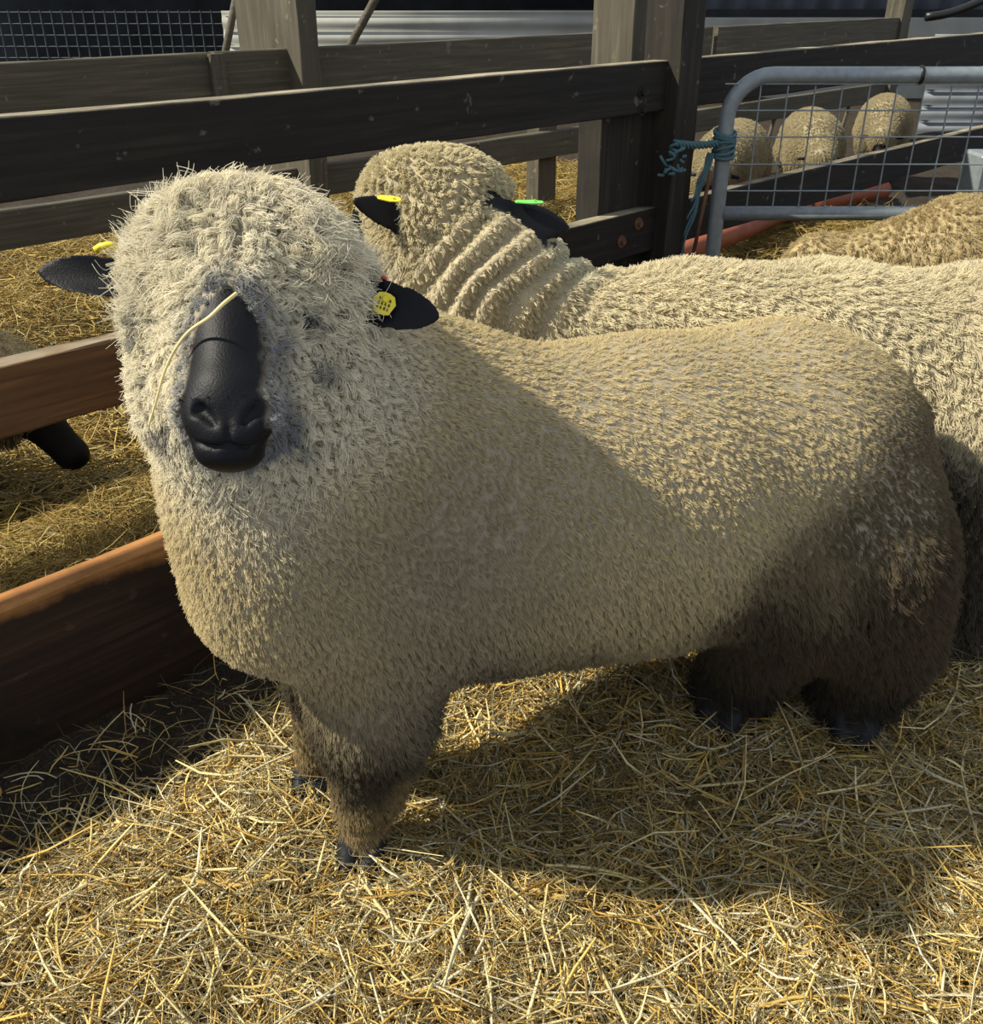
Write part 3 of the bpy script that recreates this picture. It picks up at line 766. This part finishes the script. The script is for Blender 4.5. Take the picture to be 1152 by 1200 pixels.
# carve nostrils, cleft and mouth along the surface of the muzzle
def on_skin(px, py):
    ds = np.arange(.93, 1.15, .001); p = np.array([P(px, py, d) for d in ds]); m = np.full(len(ds), 9.)
    for q in pr1: m = np.minimum(m, sdf(q, p))
    return P(px, py, ds[np.argmax(m < .0015)])
def groove(pts, r, k=.004, dep=0.):
    w = [on_skin(*p) - F_ * dep for p in pts]
    return [cone(a, b, ra, rb, k, True, t='black') for a, b, ra, rb in zip(w, w[1:], r, r[1:])]
carve = groove([(228, 484), (234, 480), (243, 487), (252, 498)], [.0035, .0065, .0055, .0025]) + groove([(309, 484), (303, 480), (294, 487), (285, 498)], [.0035, .0065, .0055, .0025])
carve += groove([(268, 490), (268, 502), (268, 520)], [.0012, .0026, .0026], .003) + groove([(268, 521), (250, 524), (232, 518), (219, 505)], [.0022, .0022, .002, .0015], .004) + groove([(268, 521), (287, 524), (304, 518), (318, 504)], [.0022, .0022, .002, .0015], .004)
pr1 += carve
pr1 += [
    # ears
    ear(P(165, 332, 1.18), P(42, 316, 1.17), U_ * 1.0 + F_ * -.1, .0285, .0075, -.028, .010), ear(P(400, 347, 1.19), P(515, 371, 1.18), U_ * 1.0, .033, .0075, .028, .010),
    # front legs
    cone([-.19, 1.24, .50], [fA[0] + .02, fA[1] + .045, .30], .13, .085, .06), cone([fA[0] + .02, fA[1] + .045, .30], [fA[0] + .005, fA[1] + .03, .15], .085, .052, .05),
    cone([fA[0] + .005, fA[1] + .03, .16], [fA[0] - .005, fA[1] + .015, .055], .040, .034, .03, t='tan'),
    cone([-.25, 1.34, .48], [fB[0] + .03, fB[1] + .02, .27], .10, .060, .05), cone([fB[0] + .03, fB[1] + .02, .27], [fB[0] + .005, fB[1] + .015, .10], .048, .034, .03, t='tan'),
    # hind legs
    cone([.50, 1.50, .42], [fC[0] + .05, fC[1] + .03, .22], .17, .09, .06), cone([fC[0] + .05, fC[1] + .03, .22], [fC[0] + .005, fC[1] + .03, .085], .082, .064, .03),
    cone([.63, 1.50, .42], [fD[0] + .04, fD[1] + .06, .22], .17, .105, .06), cone([fD[0] + .04, fD[1] + .06, .22], [fD[0] + .01, fD[1] + .04, .085], .098, .070, .03),
    cone([.74, 1.66, .60], [.765, 1.67, .42], .055, .04, .05),
]
pr1 += hoof_prims([fA[0] - .005, fA[1], .02], [-.1, -1, 0], 1.25) + hoof_prims([fB[0], fB[1], .02], [-.2, -1, 0], 1.2) + hoof_prims([fC[0] - .015, fC[1] - .02, .025], [-.6, -1, 0], 1.5) + hoof_prims([fD[0] + .005, fD[1] - .02, .025], [-.3, -1, 0], 1.5)

def face_black(V):
    """black skin down the nose, in the head's own frame"""
    q = V - P(270, 450, 1.05); a = q @ R_ / .00091; b = -(q @ U_) / .00091; f = q @ F_   # mm-ish units, b grows towards the muzzle
    nb = (fbm(V * 60, 4) - .5) * 22
    hw = np.interp(b, [-118, -95, -60, -20, 10, 30, 60, 95, 110], [0, 26, 42, 44, 46, 55, 56, 44, 0])
    m = sstep(6, -6, np.abs(a + 3) - hw + nb * .5) * (f > -.055)
    return m
def col1(V, Nn, bl, hoof):
    fb_ = np.maximum(face_black(V), 0); isear = tagw([p for p in pr1], V, 'black') * (np.minimum(np.abs(sdf(pr1[-1], V)) * 0 + 1, 1))
    earm = np.zeros(len(V))
    for p in pr1:
        if p['kind'] == 'ear': earm = np.maximum(earm, sstep(.006, .001, sdf(p, V)))
    m = np.maximum(fb_, earm)
    n = fbm(V * 30, 2)[:, None]
    c = lin(150, 140, 118)[None] * (.7 + .5 * n)
    low = sstep(.34, .2, V[:, 2])[:, None]; c = c * (1 - low) + lin(64, 58, 48) * low
    tn = tagw(pr1, V, 'tan')[:, None]; c = c * (1 - tn) + lin(128, 112, 82) * (.5 + n) * tn
    # ring of grey blue skin where the wool starts round the nose
    c = c * (1 - m[:, None]) + (BLACK * .75)[None] * (.75 + .5 * n) * m[:, None]
    hf_ = hoof[:, None]; c = c * (1 - hf_) + lin(30, 32, 34) * hf_
    return np.clip(c, 0, 1)
sh1 = empty('sheep', (.2, 1.45, 0)); tag(sh1, 'front sheep facing us, black nose and ears, cream fleece, dark soiled legs', 'sheep')
V, F, Nn, bl, hoof = make_body('sheep', pr1, .009, [(-.56, -.05), (.88, 1.16), (.80, 1.14)], .0029, col1, None, sh1, 3)
fbm_ = face_black(V)
earm = np.zeros(len(V))
for p in pr1:
    if p['kind'] == 'ear': earm = np.maximum(earm, sstep(.008, .002, sdf(p, V)) * (np.abs((V - p['b']) @ p['u']) > .018))
tn = tagw(pr1, V, 'tan')
hq = V - P(280, 400, 1.15); hf_ = hq @ F_; ha = hq @ R_; hb = hq @ U_
headm = sstep(.20, .14, np.linalg.norm(hq * [1, .8, 1], axis=1))
bq = -((V - P(270, 450, 1.05)) @ U_) / .00091
velvet = fbm_ * sstep(.5, 1, fbm_) * sstep(25, 5, bq)
dens = np.clip(np.clip(1 - fbm_ * 1.05, 0, 1) + velvet * 1.2, 0, 2) * (1 - earm) * (1 - hoof) * (1 + 1.3 * headm)
dens = dens * (1 + .3 * tn)
crown = headm * sstep(-.02, .10, hb)
nose_d = np.abs((V - P(270, 450, 1.05)) @ R_)
facew = headm * sstep(-.0, .05, hf_)
length = .0135 + .025 * crown + .004 * headm * (1 - facew) - .001 * facew * (1 - crown)
length = length * (1 - .15 * tn) + .006 * sstep(.5, .3, V[:, 2])
length *= (1 - .5 * sstep(.055, .035, nose_d) * facew)
grav = np.tile([0, 0, -.55], (len(V), 1)) * (1 - .9 * crown[:, None])
back = bd[None] * .45 * (1 - headm)[:, None]
radial = hq / np.maximum(np.linalg.norm(hq, axis=1), 1e-5)[:, None]
faceout = (np.sign((V - P(270, 450, 1.05)) @ R_)[:, None] * R_[None] * .7 + U_[None] * .25) * facew[:, None]
length = length * (1 - velvet) + .0045 * velvet
length = length * (1 - .25 * sstep(.26, .18, V[:, 2]))
tb = (V - np.array([-.12, 1.345, 0])) @ bd
shag = sstep(.40, .62, tb) * sstep(.60, .36, V[:, 2])
length = length + .017 * shag + .004 * sstep(.6, .4, V[:, 2]) * (tb > -.1)
grav[:, 2] -= .5 * sstep(.65, .45, V[:, 2]) * (1 - headm)
direc = grav + back + faceout - U_[None] * (velvet * 1.8)[:, None] + crown[:, None] * np.array([0, 0, .35])
def wcol1(r, n, rng):
    z = r[:, 2]; t = (r - np.array([-.12, 1.345, 0])) @ bd     # 0 at the shoulder, .75 at the rump
    nz = fbm(r * 7, 3)
    cream = lin(230, 222, 196); tan = lin(200, 184, 142); grey = lin(150, 138, 122); dark = lin(56, 51, 43)
    hq = r - P(280, 400, 1.15); hd = sstep(.24, .17, np.linalg.norm(hq * [1, .8, 1], axis=1)); hs = sstep(.31, .13, np.linalg.norm(hq * [1, .8, 1], axis=1) + (nz - .5) * .12)
    c = cream * hs[:, None] + tan * (1 - hs)[:, None]
    c = c * (.86 + .28 * nz)[:, None]
    # shadow of the head on shoulder and chest, painted as greyer wool
    sh = (1 - hd) * sstep(.30, .0, np.abs(t + .02)) * sstep(.86, .62, z)
    c = c * (1 - .6 * sh)[:, None] + grey * (.6 * sh)[:, None]
    # soiled lower parts, heavier towards the tail
    lim = .36 + .14 * sstep(.3, .75, t) + (nz - .5) * .22
    lo = sstep(.13, -.10, z - lim) * (1 - hd)
    c = c * (1 - lo * .92)[:, None] + dark * (lo * .92)[:, None]
    tail = sstep(.58, .76, t + (nz - .5) * .15 + .12 * sstep(.75, .5, z) - .02) * sstep(.80, .66, z); c = c * (1 - .8 * tail)[:, None] + lin(92, 80, 62) * (.8 * tail)[:, None]
    # blueish wool round the black nose
    q = r - P(270, 450, 1.05); a = q @ R_ / .00091; b = -(q @ U_) / .00091
    hw = np.interp(b, [-150, -118, -95, -60, -20, 10, 30, 60, 95, 120], [0, 10, 25, 38, 38, 40, 50, 50, 40, 16])
    ring = sstep(-150, -110, b) * sstep(30, 2, np.abs(a + 2) - hw + (fbm(r * 80, 8) - .5) * 30) * hd * ((q @ F_) > -.09)
    c = c * (1 - .75 * ring)[:, None] + lin(104, 112, 126) * (.75 * ring)[:, None]
    vel = sstep(.55, .9, face_black(r)); c = c * (1 - vel)[:, None] + lin(20, 21, 26) * vel[:, None]
    # dark skin patches showing beside the eyes and cheeks
    for (px, py, rad) in ((170, 375, 18), (188, 350, 12), (358, 378, 14), (378, 432, 20), (190, 505, 20), (350, 520, 14), (168, 395, 14)):
        cc = P(px, py, 1.14); dd = (r - cc); d2 = np.sqrt((dd @ R_) ** 2 + (dd @ U_) ** 2)
        s_ = sstep(rad * .001, rad * .0005, d2 + (fbm(r * 120, 5) - .5) * .016) * hd * ((q @ F_) > -.14)
        c = c * (1 - .6 * s_)[:, None] + lin(84, 86, 90) * (.6 * s_)[:, None]
    # shanks
    sk = sstep(.2, .12, z)
    tn_ = sstep(.24, .14, z + (fbm(r * 22, 6) - .5) * .16) * (t < .1); c = c * (1 - .9 * tn_)[:, None] + lin(150, 132, 94) * (.9 * tn_ * (.35 + 1.2 * fbm(r * 34, 9)))[:, None]
    bk = sk * (t > .4); c = c * (1 - .6 * bk)[:, None] + lin(40, 41, 42) * (.6 * bk)[:, None]
    return np.clip(c, 0, 1)
hc = fleece(V, F, Nn, 430000, dens, length, direc, wcol1, cell=.0095, clump=.5, radius=.00045, seed=3, wild=.34, curl=lambda r: .22 + .45 * sstep(.28, .16, np.linalg.norm((r - P(280, 400, 1.15)) * [1, .8, 1], axis=1)))
link('fleece', hc, sh1)
# eyes deep in the wool
uvball(P(357, 379, 1.117), .0085, M_EYE, 'eye', sh1); uvball(P(183, 384, 1.13), .0125, M_EYE, 'eye', sh1)
ear_tag(sh1, P(450, 356, 1.176), F_ + R_ * .15, U_ + R_ * .35, .028, .027, M_YEL, 'yellow ear tag with dark print')
tg = P(124, 291, 1.19); o = link('ear_tag', tube_mesh('ear_tag', [P(112, 293, 1.19), P(118, 289, 1.188), P(127, 287, 1.187), P(139, 290, 1.19)], .0045, M_YEL, 10), sh1); o['label'] = 'thin yellow tag seen edge on'
uvball(P(450, 327, 1.2), .004, M_RED, 'tag_stud', sh1)
# straw caught on the face
pts = [P(277, 344, 1.03), P(262, 356, 1.015), P(245, 372, 1.015), P(222, 388, 1.03), P(205, 410, 1.045), P(192, 438, 1.06), P(183, 470, 1.075), P(174, 500, 1.09)]
def cr(pts, n=6):
    out = []; q = [pts[0]] + list(pts) + [pts[-1]]
    for i in range(1, len(q) - 2):
        for k in range(n):
            t = k / n; out.append(.5 * ((2 * q[i]) + (-q[i - 1] + q[i + 1]) * t + (2 * q[i - 1] - 5 * q[i] + 4 * q[i + 1] - q[i + 2]) * t * t + (-q[i - 1] + 3 * q[i] - 3 * q[i + 1] + q[i + 2]) * t ** 3))
    out.append(pts[-1]); return out
M_STALK = plain('straw_stalk', lin(222, 200, 140), rough=.5, noise=.15, scale=60)
o = link('straw_stalk', tube_mesh('straw_stalk', cr(pts), lambda t: .0022 - .0010 * t, M_STALK, 8)); tag(o, 'single long straw stalk lying across the front sheep nose', 'straw stalk')

# ------------------------------------------------------------------ the sheep behind
hc2 = P(508, 232, 1.95)
pr2 = [
    ell([1.02, 1.95, .54], [.28, .25, .26], None, .08), ell([.70, 2.0, .54], [.30, .245, .255], None, .08), ell([.42, 2.0, .545], [.27, .235, .25], None, .08),
    ell([.20, 1.99, .55], [.2, .20, .21], None, .08),
    cone([.16, 1.98, .60], P(512, 290, 1.98), .165, .128, .08),
    cone(P(560, 330, 2.0), P(505, 420, 2.02), .15, .15, .08),
    ell(P(508, 240, 1.96), [.118, .095, .11], HR, .05), ell(P(530, 222, 1.98), [.105, .06, .10], HR, .05), ell(P(470, 222, 1.96), [.070, .055, .075], HR, .05),
    cone(P(455, 250, 2.04), P(425, 300, 2.16), .07, .05, .04, t='black'),
    ear(P(492, 268, 1.91), P(414, 234, 1.80), U_, .034, .010, -.012, .012), ear(P(575, 250, 1.90), P(668, 268, 1.92), U_, .040, .010, .012, .012),
    # legs
    cone([.98, 1.80, .45], [1.0, 1.76, .22], .17, .10, .05), cone([1.0, 1.76, .24], [1.0, 1.72, .06], .09, .07, .03),
    cone([1.15, 2.05, .4], [1.15, 2.1, .05], .14, .06, .05),
    cone([.25, 1.88, .45], [.25, 1.85, .04], .11, .045, .05), cone([.22, 2.1, .45], [.2, 2.12, .04], .11, .045, .05),
    cone([1.28, 1.93, .6], [1.31, 1.93, .4], .06, .045, .04),
]
pr2 += hoof_prims([1.0, 1.70, .015], [-.4, -1, 0], 1.1) + hoof_prims([1.15, 2.08, .015], [-.6, -.6, 0]) + hoof_prims([.25, 1.84, .015], [-1, -.2, 0]) + hoof_prims([.2, 2.1, .015], [-1, -.2, 0])
nA = P(500, 262, 1.95); nB = P(640, 380, 1.95)
def fold(V):
    ax_ = (nB - nA) / np.linalg.norm(nB - nA); L = np.linalg.norm(nB - nA)
    s = (V - nA) @ ax_; lat = (V - nA) - s[:, None] * ax_
    w = sstep(.02, .10, s) * sstep(L + .10, L - .05, s) * sstep(.34, .2, np.linalg.norm(lat, axis=1))
    return w, np.sin((s + (vnoise(V * 9, 3) - .5) * .05) * 6.283 / .052)
def post2(V, Nn):
    w, r = fold(V); w = w * (1 - sstep(-.01, .004, .0 + tagw(pr2, V, 'black', .012) - .01))
    return V + Nn * (w * (.010 * r))[:, None]
def dark_cols(prims, base):
    def f(V, Nn, bl, hoof):
        n = fbm(V * 30, 2)[:, None]
        c = base[None] * (.7 + .5 * n)
        low = sstep(.4, .2, V[:, 2])[:, None]; c = c * (1 - low) + lin(60, 54, 45) * low
        m = bl[:, None]; c = c * (1 - m) + BLACK * .8 * (.75 + .5 * n) * m
        h_ = hoof[:, None]; return np.clip(c * (1 - h_) + lin(30, 32, 34) * h_, 0, 1)
    return f
sh2 = empty('sheep', (.6, 1.95, 0)); tag(sh2, 'cream sheep behind the front one, head turned away, folded neck, yellow and green tags', 'sheep')
V, F, Nn, bl, hoof = make_body('sheep', pr2, .009, [(-.35, .2), (1.6, 1.95), (.85, 1.05)], .005, dark_cols(pr2, lin(170, 158, 128)), post2, sh2, 2)
w2, r2 = fold(V)
hd2 = sstep(.20, .13, np.linalg.norm(V - hc2, axis=1))
dens = (1 - bl) * (1 - hoof) * (1 + .8 * hd2)
length = .018 + .008 * (1 - w2) * (1 - hd2) - .007 * w2
direc = np.tile([.35, 0, -.6], (len(V), 1)) * (1 - .5 * hd2)[:, None]
def wcol2(r, n, rng):
    z = r[:, 2]; nz = fbm(r * 7, 5)
    w, rp = fold(r)
    c = lin(214, 203, 170) * (.85 + .3 * nz)[:, None]
    hd = sstep(.20, .13, np.linalg.norm(r - hc2, axis=1)); c = c * (1 - .25 * hd)[:, None] + lin(200, 188, 140) * (.25 * hd)[:, None]
    lo = sstep(.12, -.08, z - .52 - (nz - .5) * .18) * sstep(.45, .8, r[:, 0]) + sstep(.1, -.1, z - .36 - (nz - .5) * .1); lo = np.clip(lo, 0, 1)
    c = c * (1 - lo * .9)[:, None] + lin(58, 54, 46) * (lo * .9)[:, None]
    cc = P(662, 305, 1.95); g = sstep(.09, .02, np.linalg.norm(r - cc, axis=1) + (fbm(r * 50, 2) - .5) * .06); c = c * (1 - .4 * g)[:, None] + lin(190, 205, 190) * (.4 * g)[:, None]
    return np.clip(c, 0, 1)
link('fleece', fleece(V, F, Nn, 260000, dens, length, direc, wcol2, cell=.014, clump=.68, radius=.0007, seed=5, wild=.3, curl=.3), sh2)
ear_tag(sh2, P(456, 233, 1.80), F_ * .7 + U_ * .6, R_ - U_ * .35, .018, .045, M_YEL, 'yellow ear tag', False)
ear_tag(sh2, P(620, 237, 1.89), F_ * .6 + U_ * .8, R_ - U_ * .15, .018, .055, M_GRN, 'bright green ear tag', False)

# ------------------------------------------------------------------ generic sheep for those further off
def generic(seed, lying=False, head_z=.30, wool=(200, 184, 140), n=60000, radius=.0012, cell=.02, h=.012, fl=.026):
    H = np.array([.66, 0, head_z + .12]); Mz = np.array([.80, 0, head_z - .06])
    pr = [ell([-.28, 0, .56], [.25, .24, .25], None, .08), ell([0, 0, .555], [.3, .245, .26], None, .08), ell([.26, 0, .56], [.24, .22, .25], None, .08),
          cone([.34, 0, .62], H, .17, .105, .08), ell(H, [.10, .085, .105], None, .05),
          cone(H + [.04, 0, -.02], Mz, .062, .040, .03, t='black'), ell(Mz, [.042, .04, .036], None, .02, t='black'),
          ell(H + [.03, 0, .05], [.085, .075, .07], None, .04),
          ear(H + [.0, .07, .03], H + [-.02, .185, .01], [0, 0, 1], .03, .010, -.012, .012), ear(H + [.0, -.07, .03], H + [-.02, -.185, .01], [0, 0, 1], .03, .010, .012, .012),
          cone([-.42, 0, .62], [-.53, 0, .42], .07, .04, .05)]
    if lying:
        pr += [cone([.30, .15, .33], [.44, .17, .30], .075, .045, .04), cone([.44, .17, .31], [.30, .2, .29], .036, .03, .02, t='black'), cone([-.32, .16, .38], [-.14, .24, .31], .13, .06, .05), cone([-.14, .24, .31], [-.34, .27, .29], .036, .03, .02, t='black')]
        pr += [cone([.30, -.15, .33], [.44, -.17, .30], .075, .045, .04), cone([.44, -.17, .31], [.30, -.2, .29], .036, .03, .02, t='black'), cone([-.32, -.16, .38], [-.14, -.24, .31], .13, .06, .05)]
    for x, y in (() if lying else ((.28, .12), (.26, -.12))):
        pr += [cone([x, y, .42], [x, y, .22], .10, .05, .05), cone([x, y, .22], [x - .005, y, .05], .036, .032, .03, t='black')] + hoof_prims([x, y, .015], [1, 0, 0])
    for x, y in (() if lying else ((-.3, .12), (-.34, -.12))):
        pr += [cone([x, y, .45], [x - .06, y, .26], .14, .06, .06), cone([x - .06, y, .26], [x - .03, y, .05], .045, .034, .03, t='black')] + hoof_prims([x - .02, y, .015], [1, 0, 0])
    root = empty('sheep')
    V, F, Nn, bl, hoof = make_body('sheep', pr, h, None, None, dark_cols(pr, lin(*wool) * .8), None, root, 2)
    dens = (1 - bl) * (1 - hoof) + 1e-6
    length = np.full(len(V), fl); direc = np.tile([-.4, 0, -.5], (len(V), 1))
    def wc(r, n, rng):
        nz = fbm(r * 7, seed); c = lin(*wool) * (.85 + .3 * nz)[:, None]
        lo = sstep(.1, -.1, r[:, 2] - .36 - (nz - .5) * .1); return c * (1 - lo * .85)[:, None] + lin(66, 60, 50) * (lo * .85)[:, None]
    link('fleece', fleece(V, F, Nn, n, dens, length, direc, wc, cell=cell, clump=.6, radius=radius, seed=seed), root)
    for y in (.062, -.062): uvball(H + np.array([.06, y, .0]), .013, M_EYE, 'eye', root)
    return root
def copy_sheep(src):
    c = src.copy(); COL.objects.link(c)
    for ch in src.children:
        d = ch.copy(); COL.objects.link(d); d.parent = c
    return c
def put(o, x, y, az, label, group=None, z=0., sc=1.):
    o.location = (x, y, z); o.rotation_euler = (0, 0, az); o.scale = (sc,) * 3
    tag(o, label, 'sheep', group); return o
gs = generic(9, head_z=.22)
azn = math.atan2(FN[1], FN[0])                                 # facing the near pen
# third sheep standing at the right edge
g3 = generic(15, wool=(178, 160, 118), n=120000, radius=.0008, head_z=.45, cell=.014, fl=.02)
put(g3, 1.58, 2.66, math.radians(168), 'tan fleeced sheep standing behind the cream backs at the right edge, below the gate', sc=.97)
# sheep that reaches under the middle rail at the left
hp = G(78, 545, .2)
ldir = FD * .8 + FN * .6
q = np.array([hp[0], hp[1]]) - .78 * ldir[:2]
put(gs, q[0], q[1], math.atan2(ldir[1], ldir[0]), 'black-faced sheep poking its head under the brown rail at the left edge', z=.07)
gl = generic(23, head_z=.4, wool=(168, 156, 124), n=90000, cell=.015, radius=.0009, fl=.02)  # wool toned down to stand in for shade cast by the rails
lst = [((858, 175), 'sheep nearest the timber post among the three seen through the gate mesh', -112, 1.40), ((952, 165), 'sheep in the middle of the three seen through the gate mesh', -100, 1.36), ((1036, 145), 'sheep farthest along the passage of the three seen through the gate mesh', -110, 1.44)]
for i, ((px, py), lab, az, off) in enumerate(lst):
    b = plane_pt(off, px, py); o = gl if i == 0 else copy_sheep(gl)
    put(o, b[0], b[1], math.radians(az), lab, z=.02, sc=.74)
